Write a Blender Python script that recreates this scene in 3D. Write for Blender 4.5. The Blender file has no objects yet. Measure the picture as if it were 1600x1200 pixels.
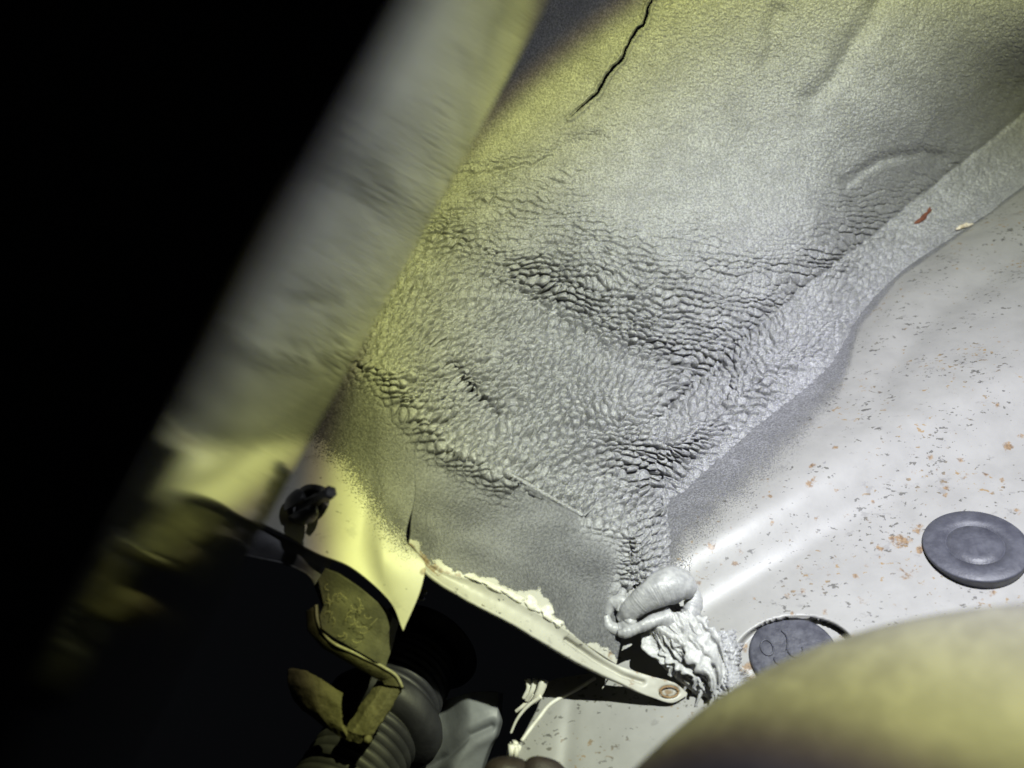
import bpy, bmesh, math, random
import numpy as np
from mathutils import Vector, Matrix
R = math.radians
random.seed(4)
sc = bpy.context.scene
COL = sc.collection

# ------------------------------------------------------------------ camera
FPX = 1250.0                       # focal length in photo pixels (1600 wide)
cam_d = bpy.data.cameras.new('camera')
cam = bpy.data.objects.new('camera', cam_d); COL.objects.link(cam)
cam.location = (0, 0, 0); cam.rotation_euler = (R(90), 0, 0)
cam_d.sensor_width = 36; cam_d.lens = FPX / 1600 * 36
cam_d.clip_start = .002; cam_d.clip_end = 20
cam_d.dof.use_dof = True; cam_d.dof.focus_distance = .284; cam_d.dof.aperture_fstop = 11.5
sc.camera = cam
sc.cycles.use_denoising = True

# ------------------------------------------------------------------ world, lamps, exposure
w = bpy.data.worlds.new('World'); sc.world = w; w.use_nodes = True
w.node_tree.nodes['Background'].inputs[0].default_value = (.55, .6, .7, 1)
w.node_tree.nodes['Background'].inputs[1].default_value = .0035
sc.view_settings.view_transform = 'Standard'; sc.view_settings.look = 'None'
sc.view_settings.exposure = 0.04; sc.view_settings.gamma = 1.0

LPOS = Vector((.09, .02, .15)); LAX = Vector((.209, .794, -.571)).normalized()
def torch(name, half, blend, power, col, rad=.0022):
    l = bpy.data.lights.new(name, 'SPOT'); l.energy = power; l.color = col
    l.spot_size = R(half * 2); l.spot_blend = blend; l.shadow_soft_size = rad
    o = bpy.data.objects.new(name, l); COL.objects.link(o)
    o.location = LPOS; o.rotation_euler = LAX.to_track_quat('-Z', 'Y').to_euler()
    return o
# one hand torch: cool core, yellow rim, thin amber fringe, weak spill
torch('torch_core', 39.9, .60, 5.3, (.47, .51, 1.0))
torch('torch_hotspot', 28, 1.0, 4.6, (.63, .58, 1.0))
torch('torch_rim', 40.6, .10, 4.3, (.90, 1.0, .26))
torch('torch_fringe', 41.5, .06, .75, (1.0, .72, .12))
torch('torch_spill', 52, .40, .60, (.88, .92, 1.0), .004)

# ------------------------------------------------------------------ helpers
def P3(px, py, d):
    px, py, d = np.asarray(px, float), np.asarray(py, float), np.asarray(d, float)
    return np.stack([(px - 800) / FPX * d, d, (600 - py) / FPX * d], -1)
def V3(px, py, d): return Vector(P3(px, py, d))

def h2(ix, iy, s):
    ix = ix.astype(np.int64); iy = iy.astype(np.int64)
    n = (ix * 374761393 + iy * 668265263 + s * 1274126177) & 0x7fffffff
    n = ((n ^ (n >> 13)) * 1274126177) & 0x7fffffff
    n = ((n ^ (n >> 16)) * 668265263) & 0x7fffffff
    return ((n ^ (n >> 15)) & 0xffffff) / float(0xffffff)
def vnoise(x, y, s=0):
    ix, iy = np.floor(x), np.floor(y); fx, fy = x - ix, y - iy
    fx = fx * fx * fx * (fx * (fx * 6 - 15) + 10); fy = fy * fy * fy * (fy * (fy * 6 - 15) + 10)
    a, b = h2(ix, iy, s), h2(ix + 1, iy, s); c, d = h2(ix, iy + 1, s), h2(ix + 1, iy + 1, s)
    return ((a + (b - a) * fx) * (1 - fy) + (c + (d - c) * fx) * fy) * 2 - 1
def fbm(x, y, s=0, o=3):
    t = 0; a = 1; n = 0
    for k in range(o):
        t = t + a * vnoise(x * 2 ** k + 17.3 * k, y * 2 ** k - 9.1 * k, s + k); n += a; a *= .5
    return t / n
def voro(u, v, s):
    iu, iv = np.floor(u), np.floor(v)
    f1 = np.full(u.shape, 9.); f2 = np.full(u.shape, 9.); dv = np.zeros(u.shape); rid = np.zeros(u.shape)
    for a in (-1, 0, 1):
        for b in (-1, 0, 1):
            cu, cv = iu + a, iv + b
            qx = cu + .5 + (h2(cu, cv, s) - .5) * .9 - u; qy = cv + .5 + (h2(cu, cv, s + 7) - .5) * .9 - v
            d = np.sqrt(qx * qx + qy * qy)
            m = d < f1
            f2 = np.where(m, f1, np.minimum(f2, d)); f1 = np.where(m, d, f1)
            dv = np.where(m, -qy, dv); rid = np.where(m, h2(cu, cv, s + 13), rid)
    return f1, f2, dv, rid
def rowvoro(u, v, s):
    """cells laid in rows: edge distance between rows gives long scalloped lines"""
    iu, iv = np.floor(u), np.floor(v); rows = []; dv = None
    f1 = np.full(u.shape, 9.); rid = np.zeros(u.shape); dv = np.zeros(u.shape); f2 = np.full(u.shape, 9.)
    for b in (-1, 0, 1):
        best = np.full(u.shape, 9.)
        for a in (-1, 0, 1):
            cu, cv = iu + a, iv + b
            qx = cu + .5 + (h2(cu, cv, s) - .5) * .95 - u; qy = cv + .5 + (h2(cu, cv, s + 7) - .5) * .55 - v
            d = np.sqrt(qx * qx * .7 + qy * qy); best = np.minimum(best, d)
            m = d < f1
            f2 = np.where(m, f1, np.minimum(f2, d)); f1 = np.where(m, d, f1)
            dv = np.where(m, -qy, dv); rid = np.where(m, h2(cu, cv, s + 13), rid)
        rows.append(best)
    r = np.sort(np.stack(rows), 0)
    return f1, f2 - f1, r[1] - r[0], dv, rid
def sstep(a, b, x):
    t = np.clip((x - a) / (b - a), 0, 1); return t * t * (3 - 2 * t)
def dist_poly(px, py, poly, signed=False):
    best = np.full(np.shape(px), 1e9); sg = np.zeros(np.shape(px)); tt = np.zeros(np.shape(px))
    n = len(poly) - 1
    for k in range(n):
        ax, ay = poly[k][:2]; bx, by = poly[k + 1][:2]
        ex, ey = bx - ax, by - ay
        t0 = ((px - ax) * ex + (py - ay) * ey) / (ex * ex + ey * ey); t = np.clip(t0, 0, 1)
        dx, dy = px - ax - ex * t, py - ay - ey * t
        d = np.sqrt(dx * dx + dy * dy); m = d < best
        best = np.where(m, d, best); tt = np.where(m, (k + t) / n, tt)
        sg = np.where(m, np.sign(ex * (py - ay) - ey * (px - ax)), sg)
    return (best * sg if signed else best), tt
def tps(ctrl):
    c = np.array(ctrl, float); X = c[:, :2] / 400.; n = len(c)
    r = np.linalg.norm(X[:, None] - X[None], axis=-1)
    K = np.where(r > 0, r * r * np.log(np.maximum(r, 1e-9)), 0) + np.eye(n) * .0006
    Pm = np.hstack([np.ones((n, 1)), X]); A = np.block([[K, Pm], [Pm.T, np.zeros((3, 3))]])
    sol = np.linalg.solve(A, np.concatenate([c[:, 2], np.zeros(3)]))
    def f(px, py):
        x, y = np.asarray(px) / 400., np.asarray(py) / 400.
        out = sol[n] + sol[n + 1] * x + sol[n + 2] * y
        for k in range(n):
            r2 = (x - X[k, 0]) ** 2 + (y - X[k, 1]) ** 2
            out = out + sol[k] * .5 * r2 * np.log(np.maximum(r2, 1e-12))
        return out
    return f
def idw(ctrl, p=3):
    def f(px, py):
        num = 0; den = 0
        for x, y, v in ctrl:
            wgt = 1 / (((px - x) ** 2 + (py - y) ** 2) + 900) ** (p / 2); num = num + wgt * v; den = den + wgt
        return num / den
    return f
def spline(pts, n, axis0=2):
    """Catmull-Rom through pts (k,...,c) by chord length, n samples"""
    p = np.array(pts, float)
    if len(p) == 1: return np.repeat(p, n, 0)
    ch = np.linalg.norm((p[1:] - p[:-1]).reshape(len(p) - 1, -1, p.shape[-1])[..., :2], axis=-1).mean(1)
    s = np.concatenate([[0], np.cumsum(np.maximum(ch, 1e-6))]); s /= s[-1]
    m = np.zeros_like(p)
    for i in range(len(p)):
        if i == 0: m[i] = (p[1] - p[0]) / (s[1] - s[0])
        elif i == len(p) - 1: m[i] = (p[-1] - p[-2]) / (s[-1] - s[-2])
        else:
            a, b = s[i] - s[i - 1], s[i + 1] - s[i]
            m[i] = ((p[i] - p[i - 1]) / a * b + (p[i + 1] - p[i]) / b * a) / (a + b)
    sl = (p[1:, ..., 2] - p[:-1, ..., 2]) / (s[1:] - s[:-1]).reshape((-1,) + (1,) * (p.ndim - 2))
    for i in range(1, len(p) - 1):
        a, b = sl[i - 1], sl[i]; m[i, ..., 2] = np.where(a * b > 0, 2 * a * b / (a + b + 1e-15 * np.sign(a)), 0)
    t = np.linspace(0, 1, n); k = np.clip(np.searchsorted(s, t, 'right') - 1, 0, len(p) - 2)
    hh = s[k + 1] - s[k]; x = (t - s[k]) / hh
    sh = (-1,) + (1,) * (p.ndim - 1); x = x.reshape(sh); hh = hh.reshape(sh)
    return ((2 * x ** 3 - 3 * x ** 2 + 1) * p[k] + (x ** 3 - 2 * x ** 2 + x) * hh * m[k]
            + (-2 * x ** 3 + 3 * x ** 2) * p[k + 1] + (x ** 3 - x ** 2) * hh * m[k + 1])
def poly_line(pts, n):
    p = np.array(pts, float); t = np.linspace(0, len(p) - 1, n); k = np.clip(t.astype(int), 0, len(p) - 2)
    x = (t - k).reshape((-1,) + (1,) * (p.ndim - 1)); return p[k] * (1 - x) + p[k + 1] * x
def patch(cols, nu, nv, lin=False):
    f = poly_line if lin else spline
    c = np.stack([f(k, nv) for k in cols]); g = f(c, nu)      # nu, nv, 3
    return np.swapaxes(g, 0, 1)                                        # nv, nu, 3 (px, py, d)
def displace(g, disp):
    W = P3(g[..., 0], g[..., 1], g[..., 2])
    if disp is None: return W
    du = np.gradient(W, axis=1); dv = np.gradient(W, axis=0)
    n = np.cross(du, dv); n /= np.maximum(np.linalg.norm(n, axis=-1, keepdims=True), 1e-12)
    flip = np.sign(-(n * W).sum(-1, keepdims=True)); n = n * np.where(flip == 0, 1, flip)
    return W + n * disp[..., None]

def empty(name, loc, label=None, cat=None, group=None, kind=None):
    o = bpy.data.objects.new(name, None); COL.objects.link(o); o.location = loc; o.empty_display_size = .01
    return tag(o, label, cat, group, kind)
def tag(o, label=None, cat=None, group=None, kind=None):
    if label: o['label'] = label
    if cat: o['category'] = cat
    if group: o['group'] = group
    if kind: o['kind'] = kind
    return o
def obj(name, verts, faces, mat, parent=None, smooth=True, attrs=None, thick=0):
    verts = np.asarray(verts, float).reshape(-1, 3)
    root = parent
    org = np.zeros(3)
    if parent is None: org = verts.mean(0)
    else:
        p = parent
        while p is not None: org = org + np.array(p.location); p = p.parent
    me = bpy.data.meshes.new(name)
    v = (verts - org).astype(np.float32)
    me.vertices.add(len(v)); me.vertices.foreach_set('co', v.ravel())
    if isinstance(faces, np.ndarray):
        k = faces.shape[1]
        me.loops.add(faces.size); me.loops.foreach_set('vertex_index', faces.ravel().astype(np.int32))
        me.polygons.add(len(faces)); me.polygons.foreach_set('loop_start', (np.arange(len(faces)) * k).astype(np.int32))
    else:
        fl = [i for f in faces for i in f]
        me.loops.add(len(fl)); me.loops.foreach_set('vertex_index', np.array(fl, np.int32))
        st = np.cumsum([0] + [len(f) for f in faces[:-1]])
        me.polygons.add(len(faces)); me.polygons.foreach_set('loop_start', st.astype(np.int32))
    me.polygons.foreach_set('use_smooth', np.full(len(me.polygons), smooth))
    me.update(calc_edges=True)
    if attrs:
        for k, a in attrs.items():
            at = me.attributes.new(k, 'FLOAT', 'POINT'); at.data.foreach_set('value', np.asarray(a, np.float32).ravel())
    me.materials.append(mat)
    o = bpy.data.objects.new(name, me); COL.objects.link(o)
    if parent is None: o.location = org
    else: o.parent = parent
    if thick:
        md = o.modifiers.new('sheet', 'SOLIDIFY'); md.thickness = thick; md.offset = -1
    return o
def gridfaces(nv, nu, keep=None, flip=False):
    i = np.arange(nv * nu).reshape(nv, nu)
    q = np.stack([i[:-1, :-1], i[1:, :-1], i[1:, 1:], i[:-1, 1:]], -1)
    if flip: q = q[..., ::-1]
    q = q.reshape(-1, 4)
    if keep is not None: q = q[keep.ravel()]
    return q
def sheet(name, g, mat, parent=None, disp=None, attrs=None, thick=0, keep=None):
    W = displace(g, disp); nv, nu = W.shape[:2]
    # face winding towards the camera so that the solidify goes away from it
    a, b, c = W[nv // 2, nu // 2], W[nv // 2 + 1, nu // 2], W[nv // 2, nu // 2 + 1]
    flip = np.dot(np.cross(b - a, c - a), a) > 0
    F = gridfaces(nv, nu, keep, flip); V = W.reshape(-1, 3); A = attrs
    if keep is not None:
        used = np.unique(F); mp = np.full(len(V), -1); mp[used] = np.arange(len(used)); F = mp[F]; V = V[used]
        if attrs: A = {k: np.asarray(x).ravel()[used] for k, x in attrs.items()}
    return obj(name, V, F, mat, parent, True, A, thick)
def frames(path):
    p = np.asarray(path); t = np.gradient(p, axis=0); t /= np.linalg.norm(t, axis=1, keepdims=True)
    up = np.array([.3, -.9, .2]); N = []
    n = np.cross(t[0], up); n /= np.linalg.norm(n)
    for k in range(len(p)):
        n = n - t[k] * np.dot(n, t[k]); n /= np.linalg.norm(n); N.append(n)
    N = np.array(N); return t, N, np.cross(t, N)
def tube(path, rad, seg=16, cap=True, mod=None):
    """path (n,3) world; rad scalar/array; mod(k_along, theta)->radius factor"""
    p = np.asarray(path, float); n = len(p); r = np.broadcast_to(np.asarray(rad, float), (n,))
    t, N, B = frames(p); th = np.linspace(0, 2 * np.pi, seg, endpoint=False)
    rr = r[:, None] * np.ones(seg)
    if mod is not None: rr = rr * mod(np.linspace(0, 1, n)[:, None], th[None])
    V = p[:, None] + rr[..., None] * (N[:, None] * np.cos(th)[None, :, None] + B[:, None] * np.sin(th)[None, :, None])
    F = []
    for k in range(n - 1):
        for j in range(seg):
            a, b = k * seg + j, k * seg + (j + 1) % seg; F.append((a, b, b + seg, a + seg))
    V = V.reshape(-1, 3)
    if cap:
        F.append(tuple(range(seg))[::-1]); F.append(tuple(range((n - 1) * seg, n * seg)))
    return V, F
def pathpx(pts, n): 
    s = spline(pts, n); return P3(s[:, 0], s[:, 1], s[:, 2])
def lathe(profile, seg, origin, axis, xdir=None, closed=False):
    """profile [(r, h)] about axis"""
    a = Vector(axis).normalized(); x = Vector(xdir) if xdir else a.orthogonal(); x = (x - a * x.dot(a)).normalized(); y = a.cross(x)
    V = []; F = []; n = len(profile)
    for k, (r, h) in enumerate(profile):
        for j in range(seg):
            th = 2 * math.pi * j / seg
            V.append(Vector(origin) + a * h + (x * math.cos(th) + y * math.sin(th)) * r)
    for k in range(n if closed else n - 1):
        k2 = (k + 1) % n
        for j in range(seg):
            F.append((k * seg + j, k * seg + (j + 1) % seg, k2 * seg + (j + 1) % seg, k2 * seg + j))
    if not closed:
        if profile[0][0] > 1e-9: F.append(tuple(range(seg))[::-1])
        if profile[-1][0] > 1e-9: F.append(tuple(range((n - 1) * seg, n * seg)))
    return np.array([tuple(v) for v in V]), F

# ------------------------------------------------------------------ materials
def nt(name):
    m = bpy.data.materials.new(name); m.use_nodes = True; t = m.node_tree
    return m, t, t.nodes['Principled BSDF']
def nd(t, kind, **kw):
    n = t.nodes.new(kind)
    for k, v in kw.items():
        if k == 'op': n.operation = v
        elif isinstance(k, str) and k.startswith('i_'): n.inputs[k[2:].replace('_', ' ')].default_value = v
        else: setattr(n, k, v)
    return n
def noise(t, co, scale, detail=4, rough=.55, dist=0):
    n = t.nodes.new('ShaderNodeTexNoise'); n.inputs['Scale'].default_value = scale; n.inputs['Detail'].default_value = detail
    n.inputs['Roughness'].default_value = rough; n.inputs['Distortion'].default_value = dist
    t.links.new(co, n.inputs['Vector']); return n.outputs['Fac']
def mathn(t, op, a, b=None, c=None, clamp=False):
    n = t.nodes.new('ShaderNodeMath'); n.operation = op; n.use_clamp = clamp
    for i, x in enumerate((a, b, c)):
        if x is None: continue
        if isinstance(x, (int, float)): n.inputs[i].default_value = x
        else: t.links.new(x, n.inputs[i])
    return n.outputs[0]
def ramp(t, x, lo, hi, a=0., b=1.):
    n = t.nodes.new('ShaderNodeMapRange'); n.interpolation_type = 'SMOOTHSTEP'
    t.links.new(x, n.inputs['Value'])
    for k, v in (('From Min', lo), ('From Max', hi), ('To Min', a), ('To Max', b)): n.inputs[k].default_value = v
    return n.outputs['Result']
def mix(t, f, a, b):
    n = t.nodes.new('ShaderNodeMix'); n.data_type = 'RGBA'
    for s, x in ((n.inputs['Factor'], f), (n.inputs['A'], a), (n.inputs['B'], b)):
        if isinstance(x, tuple): s.default_value = x if len(x) == 4 else (*x, 1)
        elif isinstance(x, (int, float)): s.default_value = x
        else: t.links.new(x, s)
    return n.outputs['Result']
def bump(t, h, dist, strength=1., prev=None):
    n = t.nodes.new('ShaderNodeBump'); n.inputs['Distance'].default_value = dist
    if isinstance(strength, (int, float)): n.inputs['Strength'].default_value = strength
    else: t.links.new(strength, n.inputs['Strength'])
    t.links.new(h, n.inputs['Height'])
    if prev is not None: t.links.new(prev, n.inputs['Normal'])
    return n.outputs['Normal']
def coord(t):
    return t.nodes.new('ShaderNodeTexCoord').outputs['Object']
def attr(t, name):
    n = t.nodes.new('ShaderNodeAttribute'); n.attribute_name = name; return n.outputs['Fac']

def coated(name, paint, coat_a, coat_b, paint_rough=.42, grain=1.0, specks=1.0, coat_rough=.5, spec=.7):
    """painted sheet metal with sprayed undercoat where attribute coat is high; rust where rust is high"""
    m, t, b = nt(name); co = coord(t); L = t.links
    ca = attr(t, 'coat'); ru = attr(t, 'rust')
    f1 = noise(t, co, 1350, 3, .75); f2 = noise(t, co, 420, 3, .6); f3 = noise(t, co, 90, 4, .6)
    x = mathn(t, 'ADD', ca, mathn(t, 'MULTIPLY', mathn(t, 'SUBTRACT', noise(t, co, 2700, 2, .6), .5), 3.0))
    cm = ramp(t, x, .30, .70)
    cc = mix(t, ramp(t, f1, .35, .68), coat_a, coat_b)
    cc = mix(t, ramp(t, f3, .35, .7, 0, .35), cc, tuple(k * .72 for k in coat_a))
    cc = mix(t, attr(t, 'thick'), cc, mix(t, ramp(t, f1, .35, .68), (.24, .24, .246), (.36, .36, .366)))
    # paint with grime specks and small rust
    pc = mix(t, ramp(t, f3, .3, .75), paint, tuple(k * .86 for k in paint))
    mp = t.nodes.new('ShaderNodeMapping'); mp.inputs['Rotation'].default_value = (0, R(35), 0); mp.inputs['Scale'].default_value = (.75, 1, 1.2)
    L.new(co, mp.inputs['Vector'])
    n_a = noise(t, mp.outputs['Vector'], 620, 3, .6); n_b = noise(t, mp.outputs['Vector'], 60, 3, .6); n_c = noise(t, mp.outputs['Vector'], 240, 4, .7)
    dens = mathn(t, 'MULTIPLY', ramp(t, n_b, .30, .62), .10 * specks)
    sp = ramp(t, mathn(t, 'ADD', n_a, dens), .698, .735)
    scf = mathn(t, 'MULTIPLY', ramp(t, mathn(t, 'ADD', n_c, mathn(t, 'MULTIPLY', n_b, .35)), .80, .90),   .55 * specks)
    pc = mix(t, scf, pc, (.16, .155, .15))
    pc = mix(t, mathn(t, 'MULTIPLY', sp, .85), pc, mix(t, ramp(t, noise(t, co, 75, 2), .50, .62), (.065, .062, .055), (.20, .13, .055)))
    rr = mathn(t, 'ADD', mathn(t, 'MULTIPLY', ru, 1.25), mathn(t, 'MULTIPLY', mathn(t, 'SUBTRACT', noise(t, co, 520, 4, .7), .5), 2.6))
    rm = mathn(t, 'MULTIPLY', ramp(t, rr, .42, .95), ramp(t, ru, .03, .35, 0, .85))
    pc = mix(t, rm, pc, mix(t, ramp(t, noise(t, co, 1100, 2), .4, .65), (.20, .125, .055), (.085, .045, .02)))
    L.new(mix(t, cm, pc, cc), b.inputs['Base Color'])
    rn = t.nodes.new('ShaderNodeMix'); L.new(cm, rn.inputs['Factor']); rn.inputs['A'].default_value = paint_rough; rn.inputs['B'].default_value = coat_rough
    L.new(rn.outputs['Result'], b.inputs['Roughness']); b.inputs['Specular IOR Level'].default_value = spec
    h = mathn(t, 'ADD', f1, mathn(t, 'MULTIPLY', f2, .35))
    n1 = bump(t, mathn(t, 'MULTIPLY', h, mathn(t, 'ADD', mathn(t, 'MULTIPLY', cm, 1.), .06)), .00034 * grain)
    L.new(n1, b.inputs['Normal'])
    return m
def plain(name, col, col2=None, rough=.5, scale=60, bumpd=0., bscale=400, spec=.5, metallic=0., detail=5, lo=.35, hi=.68):
    m, t, b = nt(name); co = coord(t)
    f = noise(t, co, scale, detail, .62)
    t.links.new(mix(t, ramp(t, f, lo, hi), col, col2 or tuple(k * .7 for k in col)), b.inputs['Base Color'])
    b.inputs['Metallic'].default_value = metallic; b.inputs['Specular IOR Level'].default_value = spec
    t.links.new(ramp(t, f, .3, .7, rough * .88, min(1, rough * 1.12)), b.inputs['Roughness'])
    if bumpd: t.links.new(bump(t, noise(t, co, bscale, 4, .6), bumpd), b.inputs['Normal'])
    return m
M_SHELL = coated('undercoat_wrinkled', (.62, .61, .57), (.17, .17, .175), (.40, .40, .406), grain=1.6, coat_rough=.31, spec=.9)
M_RAIL = coated('rail_white_paint', (.25, .246, .232), (.10, .10, .105), (.25, .25, .26), .42, spec=.45, specks=1.1)
M_GUSSET = coated('bracket_thin_undercoat', (.42, .41, .36), (.05, .05, .054), (.125, .125, .13), .5, .7, .7)
M_FLAP = coated('flap_cream_paint', (.52, .51, .45), (.05, .05, .054), (.125, .125, .13), .5, .7, .35)

# ------------------------------------------------------------------ shared shape functions
JL = [(1760, 150), (1600, 290), (1500, 362), (1400, 432), (1335, 505), (1310, 552), (1180, 668), (1040, 792)]
RIDGE = [(1800, 510), (1600, 612), (1400, 705), (1250, 790), (1100, 880), (1040, 920), (960, 975)]
NR = np.array([-.2, -.66, .72]); CR = -.23
def D_rail(px, py):
    px, py = np.asarray(px, float), np.asarray(py, float)
    den = NR[0] * (px - 800) / FPX + NR[1] + NR[2] * (600 - py) / FPX
    d = CR / np.minimum(den, -.3)
    s, _ = dist_poly(px, py, RIDGE, True)            # poly runs right->left: positive = above
    d = d - .0112 * sstep(-72, 56, s) + .00013 * 25 * np.logaddexp(0, (s - 45) / 25.)
    # rolled upper flange beside the seam
    j, tj = dist_poly(px, py, JL, True)
    wgt = sstep(1290, 1420, px)
    d = d - .0045 * np.exp(-((j + 30) / 32.) ** 2) * wgt + .0022 * np.exp(-((j + 88) / 20.) ** 2) * wgt
    # pressed recess round the second plug
    n = np.array([-.2, -.66, .72]); c = P3(1240, 1024, 1.0)
    ex = np.hypot((px - 1242 + (py - 1024) * .12) / 97., (py - 1026) / 63.)
    d = d + .0038 * (1 - sstep(.90, 1.01, ex))
    d = d + .0035 * np.exp(-((ex - .955) / .022) ** 2) * sstep(-30, 60, (px - 1242) * .55 - (py - 1026))
    return d
C1 = [(1760, 30), (1600, 172), (1540, 225), (1450, 300), (1330, 395), (1200, 498), (1090, 595), (1020, 655)]
_sh = [(330, 540, .240), (460, 548, .238), (600, 566, .2365), (690, 682, .2385), (790, 738, .2425), (910, 806, .2475), (985, 836, .2515), (1000, 900, .258),
       (700, 560, .258), (800, 640, .266), (900, 700, .267), (1040, 790, None), (950, 640, .280), (1060, 700, .283),
       (560, 430, .262), (640, 400, .278), (720, 430, .287), (850, 490, .300), (1000, 560, .303), (1100, 600, .302),
       (480, 250, .285), (640, 250, .296), (800, 300, .305), (950, 400, .312), (1100, 450, .317), (1180, 668, None), (1310, 552, None), (1400, 432, None), (1500, 362, None), (1600, 290, None),
       (1700, 200, None), (600, 0, .296), (850, 60, .303), (850, -80, .290), (1000, 150, .312), (1100, -80, .290), (1200, 250, .330), (1300, 80, .318), (1300, 400, .335), (1450, 200, .348),
       (1500, -80, .312), (1600, 80, .345), (1760, -80, .335), (1760, 120, .372), (1150, 790, .285)]
_jp = spline([(*p, 0) for p in JL], 26)[:, :2]
_sh = [q for q in _sh if q[2] is not None] + [(x, y, float(D_rail(x, y))) for x, y in _jp] + [(x - 22, y - 26, float(D_rail(x, y)) + .0010) for x, y in _jp[2:]] + [(x + 22, y + 26, float(D_rail(x, y)) + .0005) for x, y in _jp[2:]]
_sh = [(a, b, float(D_rail(a, b)) if c is None else c) for a, b, c in _sh]
_shf = tps(_sh)
CRACKS = [([(1025, -60), (1018, 0), (1004, 40), (985, 62), (968, 92), (945, 122), (930, 150), (912, 166), (890, 183)], 2.6, .0042),
          ([(700, 566), (714, 578), (722, 590), (734, 598), (742, 612), (756, 624), (766, 636)], 2.8, .0040),
          ([(722, 272), (752, 268), (790, 264), (830, 256), (862, 246)], 3.0, .0018),
          ([(803, 452), (828, 458), (846, 470), (866, 484)], 3.0, .0030),
          ([(868, 490), (896, 506), (922, 522), (946, 540), (968, 546)], 3.0, .0030),
          ([(690, 552), (676, 540), (684, 528)], 2.4, .0018),
          ([(612, 560), (604, 546), (626, 536), (640, 520)], 2.4, .0018),
          ([(735, 425), (762, 432), (800, 446)], 2.6, .0016),
          ([(975, 552), (1010, 560), (1050, 570), (1085, 572)], 2.8, .0016)]
RIM = [(200, 532), (330, 540), (460, 548), (558, 558), (603, 575), (646, 628), (687, 686), (738, 719), (789, 739), (910, 806), (985, 838), (1010, 900)]
def D_shell(px, py):
    d = _shf(px, py)
    q, _ = dist_poly(px, py, RIM, True)
    q = np.maximum(q - 4, 0); d = d + .0008 * q * q / (q + 10)
    px_, py_ = px, py
    px = px + 5 * fbm(px_ / 40., py_ / 40., 301, 3); py = py + 5 * fbm(px_ / 40., py_ / 40., 311, 3)
    s, t = dist_poly(px, py, C1, True)               # positive above-left of the seam
    on = sstep(975, 1080, px)
    d = d + .0125 * on * np.where(s > 0, np.exp(-(np.maximum(s, 0) / 85.) ** 1.5), np.maximum(0, 1 + s / 62.) ** 1.15)
    d = d + .0016 * np.exp(-(s / 5.) ** 2) * on
    q, _ = dist_poly(px, py, [(640, 372), (740, 425), (850, 478), (980, 555), (1110, 605)]); d = d + .0045 * np.exp(-(q / 42.) ** 2)
    q, _ = dist_poly(px, py, [(700, 275), (760, 268), (860, 246), (930, 215)]); d = d + .0022 * np.exp(-(q / 16.) ** 2)
    q, _ = dist_poly(px, py, [(688, 545), (735, 610), (775, 655)]); d = d + .0030 * np.exp(-(q / 14.) ** 2)
    for poly, wd, dp in (([(1400, -40), (1300, 120), (1268, 155)], 16, .0034), ([(1215, 20), (1205, 75), (1200, 95)], 14, .0022),
                         ([(1325, 285), (1372, 250), (1440, 236), (1475, 245)], 10, .0032), ([(1560, 330), (1500, 350), (1440, 385)], 9, -.0014)):
        q, _ = dist_poly(px, py, poly); d = d + dp * np.exp(-(q / wd) ** 2)
    return d
AMP = idw([(620, 470, .9), (700, 380, .85), (850, 480, 1.35), (1000, 560, 1.35), (900, 620, 1.0), (800, 560, .95), (900, 700, 1.0), (1050, 720, 1.0), (1000, 640, .9), (680, 300, .55), (800, 330, .55),
           (800, 200, .30), (860, 120, .22), (1000, 300, .30), (1150, 250, .2), (1200, 330, .25), (1150, 450, .55), (1250, 480, .6), (1150, 560, .95), (1400, 200, .16), (1330, 440, .65), (1400, 380, .55), (1500, 300, .45),
           (1000, 100, .18), (1500, 100, .16), (1200, 60, .16), (1600, 200, .2), (1020, 850, 1.0), (1250, 570, .75), (1150, 640, .9), (1450, 340, .35), (600, 620, .7), (700, 640, .9), (560, 300, .5)])
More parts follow.
